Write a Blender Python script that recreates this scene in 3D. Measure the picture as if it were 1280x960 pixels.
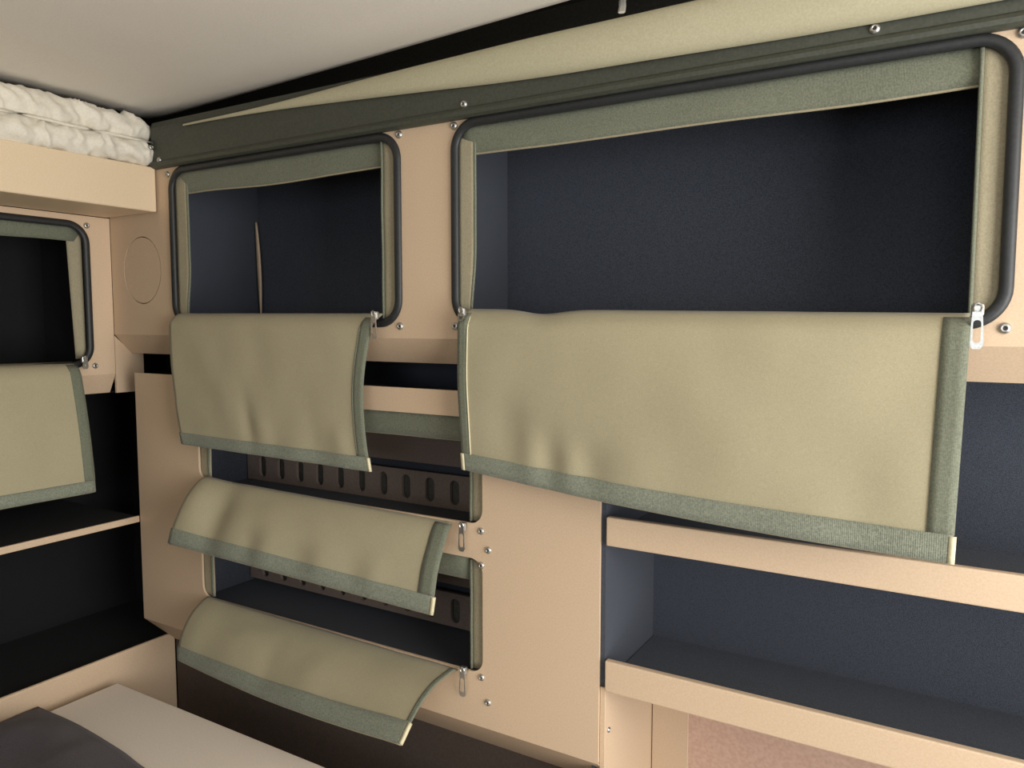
import bpy, bmesh, math, random
from mathutils import Vector, Matrix, noise
from mathutils.geometry import tessellate_polygon

random.seed(7)
for o in list(bpy.data.objects):
    bpy.data.objects.remove(o, do_unlink=True)
S = bpy.context.scene
COL = S.collection
H = 1.5            # height of the camera above the floor; the plan below is measured from that level

# ------------------------------------------------------------------ camera
cd = bpy.data.cameras.new('camera')
cam = bpy.data.objects.new('camera', cd); COL.objects.link(cam)
cd.sensor_fit = 'HORIZONTAL'; cd.sensor_width = 36.0
cd.lens = 36.0 * 961 / 1280
cd.clip_start = 0.02
cam.location = (1.457, -0.9, H)
cam.rotation_euler = (math.radians(90 - 4.6), 0, math.radians(31))
S.camera = cam

# ------------------------------------------------------------------ world, daylight, exposure
W = bpy.data.worlds.new('world'); S.world = W; W.use_nodes = True
bg = W.node_tree.nodes['Background']
bg.inputs[0].default_value = (0.75, 0.86, 1.0, 1); bg.inputs[1].default_value = 0.6

def area(name, loc, aim, sx, sy, power, col):
    l = bpy.data.lights.new(name, 'AREA'); l.shape = 'RECTANGLE'; l.size = sx; l.size_y = sy
    l.energy = power; l.color = col
    o = bpy.data.objects.new(name, l); COL.objects.link(o)
    o.location = Vector(loc) + Vector((0, 0, H))
    d = Vector(aim) - Vector(loc)
    o.rotation_euler = d.to_track_quat('-Z', 'Y').to_euler()
    return o
area('rear_door_daylight', (2.30, -0.62, -0.20), (0.5, -0.5, -0.15), 0.9, 1.10, 26, (1.0, 0.98, 0.95))
area('side_window_daylight', (1.60, -1.93, 0.02), (1.6, 0.0, -0.1), 0.90, 0.50, 5.5, (0.9, 0.95, 1.0))

S.view_settings.view_transform = 'Standard'
S.view_settings.look = 'None'
S.view_settings.gamma = 1.0
S.view_settings.exposure = 0.17
S.view_settings.use_curve_mapping = False

# ------------------------------------------------------------------ materials
def srgb(r, g, b):
    f = lambda c: (c / 255 / 12.92) if c / 255 <= 0.04045 else ((c / 255 + 0.055) / 1.055) ** 2.4
    return (f(r), f(g), f(b), 1)

def material(name, c1, c2, scale=200, rough=0.6, bump=0.1, dist=0.0006, metal=0.0, weave=0.0, sheen=0.0, coat=0.0, detail=4, patch=0.0):
    m = bpy.data.materials.new(name); m.use_nodes = True
    nt = m.node_tree; N = nt.nodes; L = nt.links
    b = N['Principled BSDF']
    b.inputs['Roughness'].default_value = rough
    b.inputs['Metallic'].default_value = metal
    if sheen:
        b.inputs['Sheen Weight'].default_value = sheen
        b.inputs['Sheen Roughness'].default_value = 0.5
    if coat: b.inputs['Coat Weight'].default_value = coat
    tc = N.new('ShaderNodeTexCoord')
    nz = N.new('ShaderNodeTexNoise'); nz.inputs['Scale'].default_value = scale; nz.inputs['Detail'].default_value = detail
    L.new(tc.outputs['Object'], nz.inputs['Vector'])
    cr = N.new('ShaderNodeValToRGB')
    cr.color_ramp.elements[0].position = 0.35; cr.color_ramp.elements[1].position = 0.65
    cr.color_ramp.elements[0].color = c1; cr.color_ramp.elements[1].color = c2
    L.new(nz.outputs['Fac'], cr.inputs['Fac'])
    col = cr.outputs['Color']
    if patch:                                        # broad uneven wear of the colour
        n2 = N.new('ShaderNodeTexNoise'); n2.inputs['Scale'].default_value = 7; n2.inputs['Detail'].default_value = 3
        L.new(tc.outputs['Object'], n2.inputs['Vector'])
        mp = N.new('ShaderNodeMapRange'); mp.inputs['To Min'].default_value = 1 - patch; mp.inputs['To Max'].default_value = 1 + patch
        L.new(n2.outputs['Fac'], mp.inputs['Value'])
        vm = N.new('ShaderNodeVectorMath'); vm.operation = 'SCALE'
        L.new(col, vm.inputs[0]); L.new(mp.outputs['Result'], vm.inputs['Scale'])
        col = vm.outputs['Vector']
    L.new(col, b.inputs['Base Color'])
    hgt = nz.outputs['Fac']
    if weave:
        ws = []
        for ax in ('X', 'Z'):
            w = N.new('ShaderNodeTexWave'); w.wave_type = 'BANDS'; w.bands_direction = ax
            w.inputs['Scale'].default_value = weave; w.inputs['Distortion'].default_value = 0.6
            L.new(tc.outputs['Object'], w.inputs['Vector']); ws.append(w)
        mx = N.new('ShaderNodeMath'); mx.operation = 'ADD'
        L.new(ws[0].outputs['Fac'], mx.inputs[0]); L.new(ws[1].outputs['Fac'], mx.inputs[1])
        m2 = N.new('ShaderNodeMath'); m2.operation = 'MULTIPLY_ADD'; m2.inputs[1].default_value = 0.35
        L.new(mx.outputs[0], m2.inputs[0]); L.new(nz.outputs['Fac'], m2.inputs[2])
        hgt = m2.outputs[0]
    bp = N.new('ShaderNodeBump'); bp.inputs['Strength'].default_value = bump; bp.inputs['Distance'].default_value = dist
    L.new(hgt, bp.inputs['Height']); L.new(bp.outputs['Normal'], b.inputs['Normal'])
    return m

M = {}
M['beige'] = material('beige_painted_panel', srgb(202, 176, 146), srgb(209, 184, 155), 420, 0.55, 0.16, 0.0005)
M['beige_rough'] = material('beige_textured_panel', srgb(196, 160, 140), srgb(208, 174, 154), 180, 0.6, 0.6, 0.0012)
M['header'] = material('cream_painted_board', srgb(222, 198, 164), srgb(228, 205, 172), 420, 0.5, 0.12, 0.0005)
M['carpet'] = material('black_blue_carpet', srgb(48, 52, 60), srgb(74, 79, 90), 900, 0.95, 0.7, 0.002, sheen=0.06)
M['canvas'] = material('khaki_canvas', srgb(160, 151, 121), srgb(170, 161, 131), 700, 0.8, 0.25, 0.0006, weave=420, sheen=0.15, patch=0.05)
M['green'] = material('olive_green_webbing', srgb(100, 104, 87), srgb(120, 123, 104), 500, 0.85, 0.45, 0.0009, weave=300, sheen=0.1, patch=0.12)
M['strip'] = material('khaki_zip_tape', srgb(146, 137, 112), srgb(160, 151, 125), 500, 0.8, 0.35, 0.0007, weave=350)
M['tag'] = material('cream_binding_tape', srgb(205, 196, 160), srgb(215, 206, 172), 400, 0.7, 0.2, 0.0005)
M['rubber'] = material('black_rubber_trim', srgb(30, 32, 33), srgb(38, 40, 41), 300, 0.5, 0.1, 0.0004)
M['rail'] = material('dark_olive_rail', srgb(60, 62, 52), srgb(70, 72, 62), 300, 0.55, 0.12, 0.0005)
M['steel'] = material('zinc_steel', srgb(178, 176, 170), srgb(200, 198, 192), 300, 0.36, 0.05, 0.0003, metal=0.9)
M['recess'] = material('dark_screw_recess', srgb(60, 58, 54), srgb(70, 68, 64), 300, 0.5, 0.05, 0.0003, metal=0.6)
M['tent'] = material('pale_olive_tent_cloth', srgb(176, 169, 139), srgb(185, 178, 149), 400, 0.75, 0.2, 0.0006, weave=350, patch=0.05)
M['white_cloth'] = material('off_white_gathered_cloth', srgb(224, 216, 198), srgb(232, 225, 208), 250, 0.75, 0.3, 0.0008, sheen=0.2)
M['ceiling'] = material('pale_grey_headliner', srgb(238, 231, 218), srgb(243, 236, 224), 350, 0.9, 0.4, 0.001, patch=0.03)
M['bench'] = material('pale_grey_laminate', srgb(232, 220, 206), srgb(238, 227, 213), 300, 0.5, 0.08, 0.0005)
M['blanket'] = material('dark_mauve_fleece', srgb(56, 48, 54), srgb(74, 64, 71), 500, 0.95, 0.6, 0.002, sheen=0.12)
M['brown'] = material('brown_back_board', srgb(120, 104, 94), srgb(130, 114, 103), 300, 0.7, 0.2, 0.0008)
M['floor'] = material('brown_rubber_floor', srgb(96, 84, 74), srgb(106, 94, 84), 60, 0.7, 0.2, 0.001)
M['darkvoid'] = material('dark_olive_upper_lining', srgb(74, 72, 64), srgb(84, 82, 73), 200, 0.9, 0.2, 0.001)
M['glass_frame'] = material('dark_window_frame', srgb(40, 40, 40), srgb(48, 48, 48), 200, 0.5, 0.1, 0.0005)
M['pale'] = material('tan_wall', srgb(120, 108, 94), srgb(126, 114, 100), 300, 0.7, 0.1, 0.0005)
M['black'] = material('carpet_painted_shade', srgb(12, 13, 14), srgb(22, 23, 25), 900, 0.95, 0.6, 0.002)  # darker copy of the carpet: shade of the left units put into the colour
M['kick'] = material('dark_brown_kick_board', srgb(72, 60, 52), srgb(82, 69, 60), 300, 0.8, 0.2, 0.0008)
M['hem'] = material('grey_green_velcro', srgb(114, 119, 103), srgb(138, 142, 125), 420, 0.9, 0.5, 0.001, weave=160, sheen=0.15, patch=0.10)
M['line'] = material('dark_groove', srgb(48, 38, 32), srgb(56, 45, 38), 200, 0.8, 0.1, 0.0005)

# ------------------------------------------------------------------ builders
ROOT = {}                                            # object name -> world base of its thing
def empty(name, loc, label, cat, group=None):
    o = bpy.data.objects.new(name, None); COL.objects.link(o)
    o.empty_display_size = 0.05
    o.location = (loc[0], loc[1], loc[2] + H)
    o['label'] = label; o['category'] = cat
    if group: o['group'] = group
    ROOT[o.name] = Vector(o.location)
    return o

def mk(name, verts, faces, mat, parent=None, smooth=False, base=None, mats=None, fmat=None):
    if parent is not None: b = ROOT[parent.name]
    elif base is not None: b = Vector((base[0], base[1], base[2] + H))
    else: b = Vector((0, 0, 0))
    me = bpy.data.meshes.new(name)
    me.from_pydata([(v[0] - b.x, v[1] - b.y, v[2] + H - b.z) for v in verts], [], faces)
    me.materials.append(M[mat] if isinstance(mat, str) else mat)
    bm = bmesh.new(); bm.from_mesh(me)
    bmesh.ops.recalc_face_normals(bm, faces=bm.faces); bm.to_mesh(me); bm.free()
    if smooth:
        for p in me.polygons: p.use_smooth = True
    o = bpy.data.objects.new(name, me); COL.objects.link(o)
    if parent is not None: o.parent = parent
    else: o.location = b
    ROOT[o.name] = b
    return o

def tag(o, label, cat, group=None):
    o['label'] = label; o['category'] = cat
    if group: o['group'] = group
    return o
def structure(o, label=None):
    o['kind'] = 'structure'
    if label: o['label'] = label
    return o

def boxgeo(x0, x1, y0, y1, z0, z1, bev=0.0, seg=2):
    bm = bmesh.new()
    bmesh.ops.create_cube(bm, size=1)
    for v in bm.verts:
        v.co = Vector(((x0 + x1) / 2 + v.co.x * (x1 - x0), (y0 + y1) / 2 + v.co.y * (y1 - y0), (z0 + z1) / 2 + v.co.z * (z1 - z0)))
    if bev:
        bmesh.ops.bevel(bm, geom=list(bm.edges), offset=bev, segments=seg, affect='EDGES', profile=0.5)
    vs = [tuple(v.co) for v in bm.verts]; fs = [[v.index for v in f.verts] for f in bm.faces]
    bm.free(); return vs, fs
def join(*geos):
    vs, fs = [], []
    for g in geos:
        k = len(vs); vs += list(g[0]); fs += [[i + k for i in f] for f in g[1]]
    return vs, fs
def box(name, ext, mat, parent=None, bev=0.0015, base=None):
    v, f = boxgeo(*ext, bev=bev)
    return mk(name, v, f, mat, parent, base=base)

def rr(a0, a1, b0, b1, r, n=8):                      # rounded rectangle, counter-clockwise
    pts = []
    for cx, cy, s in ((a1 - r, b0 + r, -90), (a1 - r, b1 - r, 0), (a0 + r, b1 - r, 90), (a0 + r, b0 + r, 180)):
        for k in range(n + 1):
            t = math.radians(s + 90 * k / n)
            pts.append((cx + r * math.cos(t), cy + r * math.sin(t)))
    return pts
def plategeo(outer, holes, place, th):               # flat sheet with holes and real thickness; place(a, b, depth) -> xyz
    loops = [outer] + list(holes)
    flat = [p for l in loops for p in l]
    tris = tessellate_polygon([[Vector((p[0], p[1], 0)) for p in l] for l in loops])
    n = len(flat)
    vs = [place(p[0], p[1], 0.0) for p in flat] + [place(p[0], p[1], th) for p in flat]
    fs = [list(t) for t in tris] + [[i + n for i in reversed(t)] for t in tris]
    k = 0
    for l in loops:
        m = len(l)
        for i in range(m):
            a, b = k + i, k + (i + 1) % m
            fs.append([a, b, b + n, a + n])
        k += m
    return vs, fs
onY = lambda y: (lambda a, b, t: (a, y + t, b))      # sheet facing -Y, a = x, b = z
onX = lambda x: (lambda a, b, t: (x - t, a, b))      # sheet facing +X, a = y, b = z

def tubegeo(path, ra, rb=None, closed=False, n=8, nrm=(0, -1, 0)):
    rb = rb or ra; N = Vector(nrm); P = [Vector(p) for p in path]; m = len(P); vs, fs = [], []
    for i in range(m):
        t = (P[(i + 1) % m] - P[i - 1]) if closed else (P[min(i + 1, m - 1)] - P[max(i - 1, 0)])
        t.normalize(); s = t.cross(N)
        if s.length < 1e-4: s = t.cross(Vector((1, 0, 0)))
        s.normalize(); u = s.cross(t)
        for k in range(n):
            a = 2 * math.pi * k / n
            vs.append(tuple(P[i] + s * (ra * math.cos(a)) + u * (rb * math.sin(a))))
    for i in range(m if closed else m - 1):
        j = (i + 1) % m
        for k in range(n):
            fs.append([i * n + k, i * n + (k + 1) % n, j * n + (k + 1) % n, j * n + k])
    if not closed:
        fs.append(list(range(n))); fs.append([(m - 1) * n + k for k in reversed(range(n))])
    return vs, fs

def sheetgeo(f, u0, u1, v0, v1, nu, nv, th, lift=0.0):   # cloth: grid of f(u, v) with thickness along its normal
    e = 1e-3; G = []
    for i in range(nu + 1):
        for j in range(nv + 1):
            u = u0 + (u1 - u0) * i / nu; v = v0 + (v1 - v0) * j / nv
            p = Vector(f(u, v))
            du = Vector(f(u + e, v)) - Vector(f(u - e, v)); dv = Vector(f(u, v + e)) - Vector(f(u, v - e))
            nn = dv.cross(du); nn.normalize() if nn.length > 0 else None
            G.append((p, nn))
    w = nv + 1; n = len(G)
    vs = [tuple(p + q * (lift + th)) for p, q in G] + [tuple(p + q * lift) for p, q in G]
    fs = []
    for i in range(nu):
        for j in range(nv):
            a = i * w + j; q = [a, a + w, a + w + 1, a + 1]
            fs.append(q); fs.append([k + n for k in reversed(q)])
    ring = [i * w for i in range(nu + 1)] + [nu * w + j for j in range(1, nv + 1)] + [i * w + nv for i in range(nu - 1, -1, -1)] + [j for j in range(nv - 1, 0, -1)]
    for a, b in zip(ring, ring[1:] + ring[:1]): fs.append([b, a, a + n, b + n])
    return vs, fs

def openbox(name, x0, x1, y0, y1, z0, z1, mat, parent, skip=(), t=0.006):   # carpet-lined inside, one board per side
    sides = {'rear': (x0, x1, y1 - t, y1, z0, z1), 'left': (x0, x0 + t, y0, y1, z0, z1), 'right': (x1 - t, x1, y0, y1, z0, z1),
             'roof': (x0, x1, y0, y1, z1 - t, z1), 'base': (x0, x1, y0, y1, z0, z0 + t)}
    v, f = join(*[boxgeo(*e) for k, e in sides.items() if k not in skip])
    return mk(name, v, f, mat, parent)

def lerp(a, b, t): return a + (b - a) * t
def smooth(t): t = max(0, min(1, t)); return t * t * (3 - 2 * t)

# screws: one head mesh pair shared by all
def lathe(prof, n=14):
    vs, fs = [], []
    for r, h in prof:
        for k in range(n):
            a = 2 * math.pi * k / n; vs.append((r * math.cos(a), -h, r * math.sin(a)))
    for i in range(len(prof) - 1):
        for k in range(n): fs.append([i * n + k, i * n + (k + 1) % n, (i + 1) * n + (k + 1) % n, (i + 1) * n + k])
    fs.append([(len(prof) - 1) * n + k for k in range(n)])
    return vs, fs
v, f = lathe([(0.0055, -0.001), (0.0055, 0.0008), (0.0048, 0.0022), (0.0034, 0.0031), (0.0021, 0.0034), (0.0021, 0.0018)])
SCREW = bpy.data.meshes.new('screw'); SCREW.from_pydata(v, [], f); SCREW.materials.append(M['steel']); SCREW.materials.append(M['recess'])
SCREW.polygons[len(f) - 1].material_index = 1
for i, p in enumerate(SCREW.polygons):
    p.use_smooth = i < len(f) - 1
def screws(parent, pts, facing='-Y', s=1.0):
    for p in pts:
        o = bpy.data.objects.new('screw', SCREW); COL.objects.link(o); o.parent = parent
        o.location = Vector((p[0], p[1], p[2] + H)) - ROOT[parent.name]
        o.rotation_euler = (0, random.random() * 6, 0) if facing == '-Y' else (0, 0, math.radians(90))
        o.scale = (s, s, s)

def puller(name, parent, x, y, z, length=0.032, face='-Y', w=0.0058):
    """zip slider with its hanging pull tab"""
    if face == '-Y': Tm = lambda a, b, c: (x + a, y - b, z + c)
    else: Tm = lambda a, b, c: (x + b, y + a, z + c)
    g1 = boxgeo(-0.0055, 0.0055, 0.0, 0.007, -0.004, 0.008, 0.002)
    ring = [(0.0035 * math.cos(t), 0.0075 + 0.001 * math.sin(t), 0.004 + 0.0045 * math.sin(t)) for t in [math.pi * k / 8 * 2 for k in range(8)]]
    g2 = tubegeo(ring, 0.0011, closed=True, n=6, nrm=(0, 1, 0))
    hole = [(p[0], p[1]) for p in rr(-w * 0.55, w * 0.55, -length + 0.006, -0.008, w * 0.5, 4)]
    out = [(-w * 0.7, 0.0), (-w, -length + 0.004), (-w * 0.5, -length), (w * 0.5, -length), (w, -length + 0.004), (w * 0.7, 0.0)]
    g3 = plategeo(out, [hole], lambda a, b, t: (a, 0.006 + t, b), 0.0018)
    vs, fs = join(g1, g2, g3)
    return mk(name, [Tm(*p) for p in vs], fs, 'steel', parent)

# ================================================================== the setting
def slab(name, ext, mat, label=None):
    v, f = boxgeo(*ext); return structure(mk(name, v, f, mat), label)
slab('floor', (-0.4, 2.40, -2.0, 0.35, -1.55, -1.5), 'floor')
slab('wall_back', (-0.4, 2.40, 0.225, 0.27, -1.5, 0.75), 'darkvoid')
slab('wall_left', (-0.4, -0.34, -2.0, 0.225, -1.5, 0.75), 'darkvoid')
DOOR = rr(-1.09, -0.15, -0.80, 0.37, 0.06); SIDE = rr(1.12, 2.08, -0.25, 0.29, 0.05)
g = plategeo([(-0.34, -1.5), (2.33, -1.5), (2.33, 0.75), (-0.34, 0.75)], [list(reversed(SIDE))], lambda a, b, t: (a, -1.95 - t, b), 0.05)
structure(mk('wall_front', *g, 'pale'))
structure(mk('window_2', *tubegeo([(p[0], -1.945, p[1]) for p in SIDE], 0.012, closed=True, nrm=(0, 1, 0)), 'glass_frame'))
g = plategeo([(-1.95, -1.5), (0.225, -1.5), (0.225, 0.75), (-1.95, 0.75)], [list(reversed(DOOR))], onX(2.38), 0.05)
structure(mk('wall_right', *g, 'pale'))
structure(mk('window_1', *tubegeo([(2.325, p[0], p[1]) for p in DOOR], 0.012, closed=True, nrm=(1, 0, 0)), 'glass_frame'))

# headliner: flat, its edge by the long wall and by the left wall rolled upwards
def ceil_edge_y(x): return 0.088 - 0.078 * (x - 0.08) / 0.9
def ceil_f(u, v):                                    # u along X from the left edge, v along Y from the wall edge
    R = 0.055
    x = 0.09 - R + (2.32 - 0.09 + R) * u
    ye = ceil_edge_y(x)
    s = v * 2.0
    if s < R * 1.5:
        a = (1 - s / (R * 1.5)) * math.pi / 2
        y = ye - R + R * math.sin(a); z = R * (1 - math.cos(a))
    else:
        y = ye - R - (s - R * 1.5) ; z = 0.0
    sx = x - 0.09
    zl = 0.0
    if sx < 0: zl = R * (1 - math.sqrt(max(0.0, 1 - (sx / R) ** 2)))
    return (x, y, 0.388 + max(z, zl) + 0.012 * math.exp(-((x - 1.4) / 0.9) ** 2) * smooth(v * 4))
vv = [0, .004, .008, .012, .016, .020, .0263, .04, .08, .2, .4, .7, .97]
uu = [0, .003, .006, .009, .0135, .02, .05, .1, .15, .2, .25, .3, .35, .4, .5, .6, .8, 1]
vs = [ceil_f(u, w) for u in uu for w in vv]; nv = len(vv); n = len(vs)
vs += [(p[0], p[1], p[2] + 0.02) for p in vs]
fs = []
for i in range(len(uu) - 1):
    for j in range(nv - 1):
        a = i * nv + j; q = [a, a + 1, a + nv + 1, a + nv]; fs.append(q); fs.append([k + n for k in reversed(q)])
ceil = structure(mk('ceiling', vs, fs, 'ceiling', smooth=True))
slab('trim_2', (-0.34, 2.32, -1.95, 0.225, 0.50, 0.54), 'darkvoid', 'dark roof lining above the headliner')
# thin pale tape that hangs from the rolled edge of the headliner to the tent cloth
pth = [Vector((1.0745, -0.006, 0.3735)), Vector((1.068, 0.012, 0.388)), Vector((1.060, 0.03, 0.402)), Vector((1.054, 0.05, 0.415))]
sm = mk('seam_strip', *tubegeo(pth, 0.0045, 0.0015, n=6, nrm=(0, 0, -1)), 'white_cloth', ceil)

# boxed header board over the left locker
hb = structure(mk('trim_1', *boxgeo(0.0, 0.155, -1.3, -0.004, 0.202, 0.283, 0.003), 'header'), 'cream boxed header board above the left locker')

# ================================================================== flaps
def make_flap(parent, f, nu, nv, hem=0.115, left=None, right=None, tags=(), hemlift=0.0012, name='door_flap', th=0.002):
    fl = mk(name, *sheetgeo(f, 0, 1, 0, 1, nu, nv, th), 'canvas', parent, smooth=True)
    mk('hem_band', *sheetgeo(f, -0.002, 1.002, 1 - hem, 1.006, nu, 3, 0.0022, hemlift), 'hem', fl, smooth=True)
    pts = [Vector(f(k / nu, 1.006)) for k in range(nu + 1)]
    mk('edge_cord', *tubegeo(pts, 0.0013, n=5), 'strip', fl, smooth=True)
    if left:  mk('side_band', *sheetgeo(f, -0.003, left, 0.03, 1 - hem, 3, nv, 0.002, hemlift), 'green', fl, smooth=True)
    if right: mk('side_band', *sheetgeo(f, 1 - right, 1.003, 0.03, 1 - hem, 3, nv, 0.002, hemlift), 'green', fl, smooth=True)
    for side in tags:
        a, b = ((-0.006, 0.004) if side == 'L' else (0.996, 1.006))
        mk('corner_tag', *sheetgeo(f, a, b, 1 - hem * 0.95, 1.008, 2, 4, 0.004, 0.0), 'tag', fl, smooth=True)
    return fl
def piping(fl, f, u, t0, t1, r=0.0011, mat='tag', n=14):
    pts = []
    for k in range(n + 1):
        t = lerp(t0, t1, k / n); e = 1e-3
        p = Vector(f(u, t)); nn = (Vector(f(u, t + e)) - Vector(f(u, t - e))).cross(Vector(f(u + e, t)) - Vector(f(u - e, t))); nn.normalize()
        pts.append(p + nn * 0.003)
    return mk('piping', *tubegeo(pts, r, n=6), mat, fl, smooth=True)

def dents(u, v, D):
    d = 0.0
    for (a, b, su, sv, h) in D: d += 0.5 * h * math.exp(-((u - a) / su) ** 2 - ((v - b) / sv) ** 2)
    return d
def hanging(A0, A1, B0, B1, roll=0.02, belly=0.006, D=(), topwave=0.0, skew=None, seed=0):
    """cloth door rolled over the lower edge of an opening and hanging outside; A = fold line, B = free edge"""
    A0, A1, B0, B1 = map(Vector, (A0, A1, B0, B1))
    def f(u, v):
        a = A0.lerp(A1, u); b = B0.lerp(B1, u)
        d = (b - a); Ln = d.length; side = (A1 - A0).normalized(); out = d.cross(side); out.normalize()
        if out.y > 0 and abs(out.y) > abs(out.x): out = -out
        if out.x < 0 and abs(out.x) > abs(out.y): out = -out
        p = a + d * v
        # the roll over the rubber trim
        k = max(0.0, 1 - v / 0.10)
        p = p - out * (roll * k ** 2)
        p = p + out * (belly * math.sin(math.pi * min(1, max(0, v))) + dents(u, v, D))
        p.z += topwave * math.exp(-((u - 0.2) / 0.06) ** 2) * max(0, 1 - v * 3)
        p = p + out * 0.0022 * noise.noise(Vector((u * 7 + seed, v * 3, seed)))
        if skew: p = p + Vector(skew(u, v))
        return p
    return f

# ================================================================== long overhead locker
OX0, OX1, ZT, ZB = 0.0, 1.9, 0.30, -0.024
R1 = (0.188, 0.727, -0.008, 0.280); R2 = (0.817, 1.488, -0.008, 0.281)
lk = empty('overhead_locker', (0.95, 0.1, ZB - 0.04), 'long beige overhead locker with two black-framed openings and khaki roll-down flaps', 'locker')
ins = 0.0065
holes = [list(reversed(rr(r[0] + ins, r[1] - ins, r[2] + ins, r[3] - ins, 0.034))) for r in (R1, R2)]
spk = [(0.0975 + 0.0575 * math.cos(t), 0.098 + 0.0635 * math.sin(t)) for t in [-2 * math.pi * k / 40 for k in range(40)]]
mk('face_panel', *plategeo([(OX0, ZB), (OX1, ZB), (OX1, ZT), (OX0, ZT)], holes + [spk], onY(0.0), 0.006), 'beige', lk)
sp2 = [(0.0975 + 0.0558 * math.cos(t), 0.098 + 0.0618 * math.sin(t)) for t in [2 * math.pi * k / 40 for k in range(40)]]
mk('speaker_cover', *plategeo(sp2, [], onY(0.0006), 0.005), 'beige', lk)
mk('speaker_backing', *boxgeo(0.02, 0.165, 0.0065, 0.012, 0.02, 0.175), 'line', lk)
# return below the fold, leaning back to the wall
mk('folded_lip', [(OX0, 0, ZB), (OX1, 0, ZB), (OX1, .034, -.062), (OX0, .034, -.062), (OX0, .004, ZB + .005), (OX1, .004, ZB + .005), (OX1, .040, -.060), (OX0, .040, -.060)],
   [[0, 1, 2, 3], [7, 6, 5, 4], [0, 4, 5, 1], [3, 2, 6, 7], [0, 3, 7, 4], [1, 5, 6, 2]], 'beige', lk)
mk('end_cheek', *plategeo([(0.0, ZB - 0.003), (0.0, -0.140), (0.060, -0.140), (0.060, -0.062), (0.036, -0.061)], [], onX(0.0), 0.005), 'beige', lk)
box('base_board', (OX0, OX1, 0.036, 0.222, -0.061, -0.050), 'carpet', lk, 0.0)
openbox('lining', 0.165, 0.765, 0.013, 0.222, -0.016, 0.285, 'carpet', lk)
openbox('lining', 0.785, 1.54, 0.013, 0.200, -0.016, 0.285, 'carpet', lk)
# bare strip where the carpet lining gapes in the inner corner
cv = lambda u, v: (0.180 + 0.010 * (u - 0.5) * math.sin(math.pi * (0.12 + 0.8 * v)) + 0.008 * (1 - v) ** 2 * -1 + 0.006, 0.206, 0.205 - 0.19 * v)
mk('bare_metal_strip', *sheetgeo(cv, 0, 1, 0, 1, 2, 16, 0.003), 'beige', lk, smooth=True)

def frame(parent, r, place, nrm, rad=0.042):
    q = rr(r[0] + 0.0065, r[1] - 0.0065, r[2] + 0.0065, r[3] - 0.0065, rad - 0.0065, 10)
    return mk('edge_trim', *tubegeo([place(p[0], p[1], -0.001) for p in q], 0.0065, 0.0048, closed=True, n=12, nrm=nrm), 'rubber', parent, smooth=True)
for r in (R1, R2): frame(lk, r, onY(0.0), (0, -1, 0))

def gusset(parent, x0, x1, z0, z1, top, lw, rw, y=0.0072, seed=1):
    """cloth collar inside an opening: top band and two side strips, each with a rolled lighter edge"""
    tb = lambda u, v: (lerp(x0, x1, u), y + 0.004 * v + 0.004 * noise.noise(Vector((u * 6, v * 2, seed))), lerp(z1, z1 - top, v) + 0.003 * noise.noise(Vector((u * 3, seed, 0))) * v - 0.002 * math.sin(u * math.pi) * v)
    b = mk('top_band', *sheetgeo(tb, 0, 1, 0, 1, 30, 4, 0.002), 'green', parent, smooth=True)
    mk('piping', *tubegeo([Vector(tb(k / 30, 1.0)) + Vector((0, -0.001, 0)) for k in range(31)], 0.0016, n=6), 'strip', b, smooth=True)
    for sgn, w, xe in ((1, lw, x0), (-1, rw, x1)):
        ss = lambda u, v: (xe + sgn * (w * u * (1 - 0.25 * smooth((v - 0.6) / 0.4) * (sgn > 0))), y - 0.0005 - 0.0055 * u * (sgn < 0) + 0.003 * u * (sgn > 0) + 0.0012 * noise.noise(Vector((v * 4, u, seed + sgn))), lerp(z1 - 0.006, z0, v))
        s = mk('side_strip', *sheetgeo(ss, 0, 1, 0, 1, 4, 20, 0.002), 'strip', parent, smooth=True)
        mk('zip_coil', *tubegeo([Vector(ss(1.0, k / 20)) + Vector((0, -0.001, 0)) for k in range(21)], 0.0020, n=6), 'green', s, smooth=True)
gusset(lk, 0.195, 0.720, 0.000, 0.273, 0.041, 0.032, 0.030, seed=1)
gusset(lk, 0.824, 1.482, 0.000, 0.273, 0.039, 0.027, 0.030, seed=2)

f1 = hanging((0.206, -0.022, 0.015), (0.690, -0.022, 0.012), (0.243, -0.030, -0.217), (0.686, -0.030, -0.222), D=(
    (0.42, 0.80, 0.03, 0.16, -0.008), (0.50, 0.85, 0.04, 0.12, 0.006), (0.75, 0.82, 0.05, 0.2, -0.004), (0.3, 0.6, 0.1, 0.2, 0.005), (0.88, 0.85, 0.04, 0.12, 0.006)),
    skew=lambda u, v: (-0.012 * math.sin(math.pi * v) * u, 0, 0), seed=3)
fl = make_flap(lk, f1, 60, 30, hem=0.085, right=0.045, tags=('R',))
fl['label'] = 'small khaki flap hanging under the smaller framed opening'
piping(fl, f1, 0.958, 0.03, 0.90, 0.0009, 'green')
puller('zip_puller', fl, 0.695, -0.022, 0.008, 0.033)

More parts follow.
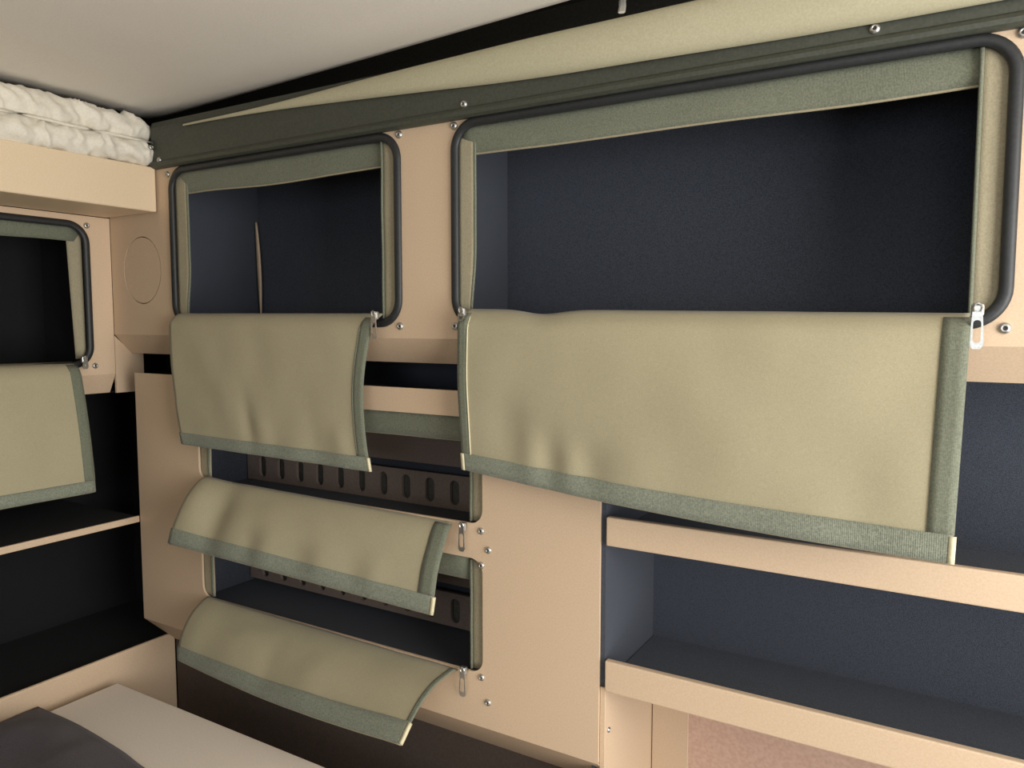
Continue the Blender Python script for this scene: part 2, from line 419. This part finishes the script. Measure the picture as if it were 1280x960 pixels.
f2 = hanging((0.846, -0.022, 0.017), (1.452, -0.024, 0.011), (0.853, -0.022, -0.204), (1.446, -0.070, -0.228), D=(
    (0.13, 0.68, 0.05, 0.20, -0.009), (0.24, 0.85, 0.03, 0.14, -0.007), (0.19, 0.85, 0.03, 0.14, 0.006), (0.34, 0.86, 0.04, 0.13, -0.007), (0.29, 0.85, 0.03, 0.12, 0.006), (0.45, 0.85, 0.06, 0.15, 0.004), (0.6, 0.5, 0.2, 0.3, 0.006), (0.86, 0.8, 0.05, 0.2, -0.004)),
    topwave=-0.006, skew=lambda u, v: (0, 0, -0.007 * math.sin(math.pi * u) * v), seed=5)
fl = make_flap(lk, f2, 90, 34, hem=0.105, left=0.022, right=0.037, tags=('L', 'R'))
fl['label'] = 'wide khaki flap hanging under the larger framed opening'
piping(fl, f2, 0.024, 0.05, 0.90, 0.0010, 'tag')
puller('zip_puller', fl, 0.852, -0.022, 0.012, 0.010)
puller('zip_puller', fl, 1.4585, -0.022, 0.010, 0.036, w=0.0062)
screws(lk, [(0.724, 0, 0.273), (0.822, 0, 0.273), (0.822, 0, -0.006), (0.722, 0, -0.006), (1.482, 0, -0.006), (1.485, 0, 0.275), (0.184, 0, 0.268)], s=1.05)

# ================================================================== lower cabinet with two drawers' flaps
LX0, LX1 = 0.0605, 1.050
D1 = (0.245, 0.867, -0.288, -0.135); D2 = (0.245, 0.867, -0.508, -0.339)
lc = empty('lower_cabinet', (0.55, 0.1, -1.5), 'beige lower cabinet with two zip-flap compartments below the small framed opening', 'cabinet')
mk('front_panel', *plategeo([(LX0, -0.588), (LX1, -0.588), (LX1, -0.098), (LX0, -0.098)], [list(reversed(rr(*d_, 0.021))) for d_ in (D1, D2)], onY(0.0), 0.004), 'beige', lc)
mk('folded_lip', [(LX0, 0, -.588), (LX1, 0, -.588), (LX1, .068, -.655), (LX0, .068, -.655), (LX0, .008, -.583), (LX1, .008, -.583), (LX1, .074, -.648), (LX0, .074, -.648)],
   [[0, 1, 2, 3], [7, 6, 5, 4], [0, 4, 5, 1], [3, 2, 6, 7], [0, 3, 7, 4], [1, 5, 6, 2]], 'beige', lc)
box('kick_panel', (0.0605, LX1, 0.068, 0.076, -1.5, -0.652), 'kick', lc)
for nm, e in (('lining', (0.19, 0.196, 0.010, 0.2, -0.58, -0.112)), ('lining', (1.036, 1.042, 0.010, 0.17, -0.645, -0.112)),
              ('lining', (0.07, 1.042, 0.17, 0.176, -0.64, -0.065)), ('shelf_board', (0.196, 1.036, 0.009, 0.17, -0.326, -0.318)), ('shelf_board', (0.196, 1.036, 0.009, 0.17, -0.54, -0.53)),
              ('shelf_board', (0.07, 1.042, 0.010, 0.17, -0.122, -0.112))):
    box(nm, e, 'carpet', lc, 0.0)
for dz in (0.0, -0.205):
    box('back_board', (0.2, 1.03, 0.150, 0.156, -0.244 + dz, -0.128 + dz), 'brown', lc, 0.001)
    box('slot_backing', (0.2, 1.03, 0.1580, 0.162, -0.316 + dz, -0.259 + dz), 'darkvoid', lc, 0.0)
    slots = [list(reversed(rr(x - 0.0095, x + 0.0095, -0.309 + dz, -0.267 + dz, 0.0092, 5))) for x in [0.714 - 0.0522 * k for k in range(-5, 10)]]
    mk('slotted_rail', *plategeo([(0.2, -0.317 + dz), (1.03, -0.317 + dz), (1.03, -0.258 + dz), (0.2, -0.258 + dz)], slots, onY(0.148), 0.006), 'brown', lc)
def drawer_collar(d_, seed):
    x0, x1, z0, z1 = d_
    tb = lambda u, v: (lerp(x0 + 0.005, x1 - 0.028, u), 0.008 + 0.004 * v, lerp(z1 + 0.006, z1 - 0.036, v) + 0.0015 * noise.noise(Vector((u * 5, seed, v))))
    b = mk('top_band', *sheetgeo(tb, 0, 1, 0, 1, 24, 3, 0.002), 'green', lc, smooth=True)
    mk('piping', *tubegeo([Vector(tb(k / 24, 1)) for k in range(25)], 0.0014, n=6), 'strip', b, smooth=True)
    for sgn, xe in ((-1, x1 + 0.008), (1, x0 - 0.008)):
        w = 0.035
        ss = lambda u, v: (xe + sgn * w * u, 0.0065 + 0.001 * u + 0.001 * noise.noise(Vector((v * 4, u, seed))), lerp(z1 - 0.004 if sgn < 0 else z1, z0 + 0.002, v))
        s = mk('side_strip', *sheetgeo(ss, 0, 1, 0, 1, 3, 14, 0.002), 'strip', lc, smooth=True)
        mk('zip_coil', *tubegeo([Vector(ss(0.88, k / 14)) + Vector((0, -0.002, 0)) for k in range(15)], 0.0022, n=6), 'green', s, smooth=True)
drawer_collar(D1, 11); drawer_collar(D2, 12)
f3 = hanging((0.268, -0.004, -0.281), (0.815, -0.004, -0.291), (0.262, -0.071, -0.389), (0.810, -0.045, -0.415), roll=0.004, belly=0.016, D=(
    (0.03, 0.3, 0.05, 0.5, 0.014), (0.145, 0.55, 0.055, 0.45, -0.026), (0.32, 0.8, 0.04, 0.25, -0.009), (0.40, 0.8, 0.04, 0.25, 0.007), (0.52, 0.8, 0.05, 0.2, -0.006), (0.60, 0.8, 0.04, 0.2, 0.005), (0.72, 0.8, 0.05, 0.2, -0.005), (0.8, 0.75, 0.04, 0.2, 0.005)),
    skew=lambda u, v: (0.006 * math.sin(math.pi * v) - 0.03 * max(0, 0.12 - u) * 2 * v, 0, 0), seed=9)
fl = make_flap(lc, f3, 70, 22, hem=0.20, right=0.05, tags=('R',)); fl['label'] = 'khaki flap of the upper zip compartment, sticking outward'
puller('zip_puller', fl, 0.8385, -0.004, -0.294, 0.034)
f4 = hanging((0.262, -0.004, -0.505), (0.824, -0.004, -0.508), (0.262, -0.066, -0.602), (0.822, -0.131, -0.563), roll=0.004, belly=0.018, D=(
    (0.25, 0.6, 0.08, 0.4, 0.006), (0.42, 0.65, 0.05, 0.3, -0.006), (0.6, 0.6, 0.06, 0.3, 0.005), (0.05, 0.5, 0.06, 0.5, 0.008)),
    skew=lambda u, v: (0, 0, -0.010 * math.sin(math.pi * u) * v), seed=15)
fl = make_flap(lc, f4, 70, 22, hem=0.20, right=0.012, tags=('R',)); fl['label'] = 'khaki flap of the lower zip compartment, sticking out furthest'
puller('zip_puller', fl, 0.8385, -0.004, -0.508, 0.036)
screws(lc, [(0.865, 0, -0.297), (0.877, 0, -0.323), (0.865, 0, -0.347), (0.865, 0, -0.513), (0.876, 0, -0.548)], s=0.95)

# ================================================================== open shelf unit beside the lower cabinet
os_ = empty('open_shelf_unit', (1.5, 0.1, -1.5), 'open shelf unit lined with dark carpet under the wide flap, two beige lips', 'shelf unit')
X1 = 1.9
mk('lining', *join(boxgeo(1.0502, 1.0565, 0.0042, 0.188, -0.480, -0.064), boxgeo(1.0565, X1, 0.182, 0.188, -0.480, -0.064)), 'carpet', os_)
for zt, zb in ((-0.2505, -0.2885), (-0.4420, -0.4840)):
    sh = box('shelf_board', (1.058, X1, 0.008, 0.182, zb, zb + 0.010), 'carpet', os_, 0.0)
    box('front_lip', (1.059, X1, -0.002, 0.008, zb, zt), 'beige', os_, 0.0018)
box('side_panel', (1.0502, 1.0575, 0.0042, 0.188, -1.5, -0.482), 'beige', os_, 0.0006)
box('rear_panel', (1.0575, X1, 0.182, 0.188, -1.5, -0.486), 'beige_rough', os_, 0.001)
box('cover_strip', (1.059, 1.115, 0.1785, 0.182, -1.5, -0.486), 'beige', os_, 0.0008)
screws(os_, [(1.0577, 0.016, -0.545)], facing='+X', s=0.7)

# ================================================================== left locker and left open shelf
ll = empty('side_locker', (-0.1, -0.5, -0.14), 'beige locker on the left wall with one black-framed opening and khaki flap', 'locker')
R3 = (-0.62, -0.043, -0.088, 0.190)
mk('face_panel', *plategeo([(-1.3, -0.102), (-0.001, -0.102), (-0.001, 0.201), (-1.3, 0.201)], [list(reversed(rr(R3[0] + ins, R3[1] - ins, R3[2] + ins, R3[3] - ins, 0.034)))], onX(0.0), 0.006), 'beige', ll)
mk('folded_lip', [(0, -1.3, -.102), (0, -.001, -.102), (-.022, -.001, -.140), (-.022, -1.3, -.140), (-.006, -1.3, -.098), (-.006, -.001, -.098), (-.028, -.001, -.136), (-.028, -1.3, -.136)],
   [[0, 1, 2, 3], [7, 6, 5, 4], [0, 4, 5, 1], [3, 2, 6, 7], [0, 3, 7, 4], [1, 5, 6, 2]], 'beige', ll)
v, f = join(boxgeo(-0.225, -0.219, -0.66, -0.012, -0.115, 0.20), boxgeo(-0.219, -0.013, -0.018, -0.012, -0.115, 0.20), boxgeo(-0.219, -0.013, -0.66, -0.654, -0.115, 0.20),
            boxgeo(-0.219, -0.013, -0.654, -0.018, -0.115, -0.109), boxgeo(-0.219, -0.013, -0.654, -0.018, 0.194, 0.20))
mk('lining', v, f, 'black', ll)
frame(ll, R3, onX(0.0), (1, 0, 0))
tb = lambda u, v: (-0.010 - 0.004 * v, lerp(-0.61, -0.055, u), lerp(0.180, 0.152, v) + 0.002 * noise.noise(Vector((u * 5, v, 3))))
mk('top_band', *sheetgeo(tb, 0, 1, 0, 1, 20, 3, 0.002), 'green', ll, smooth=True)
ss = lambda u, v: (-0.009 - 0.006 * u, -0.053 - 0.026 * u * (1 - 0.35 * v), lerp(0.176, -0.07, v))
mk('side_strip', *sheetgeo(ss, 0, 1, 0, 1, 3, 14, 0.002), 'strip', ll, smooth=True)
f5 = hanging((0.018, -0.60, -0.066), (0.018, -0.086, -0.074), (0.048, -0.60, -0.312), (0.048, -0.082, -0.317), D=((0.7, 0.4, 0.15, 0.3, 0.006), (0.85, 0.7, 0.05, 0.2, -0.004)), seed=21)
fl = make_flap(ll, f5, 60, 24, hem=0.085, right=0.035)
puller('zip_puller', fl, 0.020, -0.076, -0.072, 0.016, face='+X')
screws(ll, [(0.0, -0.047, 0.183), (0.0, -0.042, -0.084)], facing='+X', s=1.05)

ls = empty('side_shelf_unit', (-0.1, -0.5, -1.5), 'open shelf unit, shade painted into its dark lining, below the left locker with a thin beige shelf', 'shelf unit')
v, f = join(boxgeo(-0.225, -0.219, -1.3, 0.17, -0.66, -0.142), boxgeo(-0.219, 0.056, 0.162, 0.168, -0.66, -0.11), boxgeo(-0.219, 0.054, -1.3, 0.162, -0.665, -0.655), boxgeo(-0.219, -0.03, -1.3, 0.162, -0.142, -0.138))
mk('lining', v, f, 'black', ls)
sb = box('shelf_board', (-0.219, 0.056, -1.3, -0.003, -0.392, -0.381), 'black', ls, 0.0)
box('shelf_edge', (0.056, 0.061, -1.3, -0.0015, -0.3925, -0.3800), 'beige', ls, 0.001)
box('front_panel', (0.052, 0.060, -1.3, 0.0678, -1.5, -0.640), 'beige', ls, 0.003)

# ================================================================== rail, tent cloth and gathered cloth under the roof
rl = empty('roof_rail', (0.95, -0.01, 0.279), 'dark olive rail screwed along the top of the long overhead locker', 'rail')
prof = [(0.0, 0.2795), (-0.008, 0.2795), (-0.013, 0.282), (-0.0145, 0.2865), (-0.012, 0.2905), (-0.009, 0.293), (-0.009, 0.352), (-0.006, 0.362), (0.012, 0.364), (0.012, 0.301), (0.0, 0.2995)]
xs = [0.152 + (1.9 - 0.152) * k / 20 for k in range(21)]
vs = [(x, y, z) for x in xs for y, z in prof]; m = len(prof)
fs = [[i * m + k, i * m + (k + 1) % m, (i + 1) * m + (k + 1) % m, (i + 1) * m + k] for i in range(20) for k in range(m)] + [list(range(m)), [20 * m + k for k in reversed(range(m))]]
mk('rail_profile', vs, fs, 'rail', rl)
screws(rl, [(0.845, -0.0092, 0.297), (0.175, -0.0092, 0.293), (1.356, -0.0092, 0.300)], s=1.0)

def tent(u, v):
    x = lerp(0.25, 1.9, u)
    k = smooth((x - 0.28) / 0.75)
    top = lerp(0.347, 0.366, k); bot = 0.344 - 0.030 * k - 0.011 * smooth((x - 0.75) / 0.7)
    c = (top + bot) / 2; h = (top - bot) / 2
    dep = 0.001 + 0.7 * h
    a = lerp(-0.62, 0.5, v) * math.pi                # from the lower seam round the front to the top
    y = -0.0115 + (0.010 if v > 0.9 else 0.0) * 0 - dep * max(0.0, math.cos(a)) + (0.018 * smooth((v - 0.8) / 0.2))
    z = c + h * math.sin(a)
    if v < 0.11: z = bot + (0.11 - v) * 0.05
    y += 0.002 * noise.noise(Vector((x * 5, v * 3, 4)))
    z += 0.0015 * noise.noise(Vector((x * 4, v * 2, 8)))
    return (x, y, z)
tt = mk('tent_canvas', *sheetgeo(tent, 0, 1, 0.05, 1, 80, 22, 0.002), 'tent', smooth=True, base=(0.95, -0.02, 0.30))
tag(tt, 'pale olive tent cloth bulging out above the dark rail, below the ceiling', 'canvas')

gc = empty('gathered_roof_cloth', (0.13, -0.5, 0.284), 'off-white crumpled cloth gathered in two rows on the cream header board', 'cloth')
def ruffle(cy, cz, ra, rb, seed, amp):
    def f(u, v):
        y = lerp(-1.25, -0.004, u); a = v * 2 * math.pi
        yy = y + 0.012 * noise.noise(Vector((y * 30, a, seed)))
        q = Vector((yy * 22 + seed * 3, math.cos(a) * 0.8 + seed, math.sin(a) * 0.8))
        n1 = noise.noise(q)
        c = 1 - 2.2 * abs(noise.noise(Vector((yy * 40 + 0.8 * math.sin(a + seed), math.cos(a) * 0.7, seed + 2))))     # sharp creases
        c2 = noise.noise(Vector((yy * 75, math.cos(a) * 1.6, math.sin(a) * 1.6 + seed)))
        r = 1 + amp * (0.8 * n1 + 0.75 * c + 0.45 * c2)
        r *= 1 - 0.35 * smooth((y + 0.03) / 0.03)
        return (cy + ra * r * math.cos(a), y, cz + rb * r * math.sin(a) + 0.004 * noise.noise(Vector((y * 9, seed, 2))))
    return f
def ruffle_mesh(name, f, parent, nu=620, nv=36):
    vs = [f(i / nu, j / nv) for i in range(nu + 1) for j in range(nv)]
    fs = [[i * nv + j, i * nv + (j + 1) % nv, (i + 1) * nv + (j + 1) % nv, (i + 1) * nv + j] for i in range(nu) for j in range(nv)]
    fs += [list(range(nv)), [nu * nv + j for j in reversed(range(nv))]]
    return mk(name, vs, fs, 'white_cloth', parent, smooth=True)
ruffle_mesh('lower_ruffle', ruffle(0.142, 0.304, 0.020, 0.020, 1.3, 0.30), gc)
ruffle_mesh('upper_ruffle', ruffle(0.130, 0.347, 0.022, 0.023, 6.1, 0.36), gc)
mk('seam_cord', *tubegeo([(0.158, lerp(-1.25, -0.01, k / 40), 0.3255 + 0.001 * math.sin(k)) for k in range(41)], 0.0028, n=6), 'white_cloth', gc, smooth=True)
screws(gc, [(0.162, -0.016, 0.316)], facing='+X', s=0.8)

# ================================================================== bench and blanket
bn = empty('bench', (0.6, -0.4, -1.5), 'low bench with a pale grey top in the corner below the compartments', 'bench')
box('bench_top', (0.093, 1.25, -0.95, -0.080, -0.705, -0.680), 'bench', bn, 0.003)
box('bench_base', (0.105, 1.23, -0.94, -0.105, -1.5, -0.705), 'brown', bn, 0.002)

def blk(u, v):
    x = lerp(0.068, 0.85, u); yb = -0.212 + 0.016 * noise.noise(Vector((u * 6, 2.5, 0))) - 0.10 * u * u
    y = lerp(yb, -0.85, v)
    e = min(u / 0.10, 1) * min((1 - u) / 0.1, 1) * min(v / 0.16, 1) * min((1 - v) / 0.1, 1)
    e = smooth(e) ** 0.6
    hh = 0.030 + 0.016 * noise.noise(Vector((x * 8, y * 8, 1))) + 0.02 * smooth(v * 2.2) * (0.6 + noise.noise(Vector((x * 4, y * 4, 9))))
    hh += 0.008 * noise.noise(Vector((x * 20 + y * 9, y * 14, 5)))
    return (x, y, -0.677 + e * hh)
bl = mk('blanket', *sheetgeo(blk, 0.0, 1, 0, 1, 70, 50, 0.003, -0.0015), 'blanket', smooth=True, base=(0.4, -0.5, -0.68))
tag(bl, 'dark mauve-grey blanket lying crumpled on the pale bench top', 'blanket')
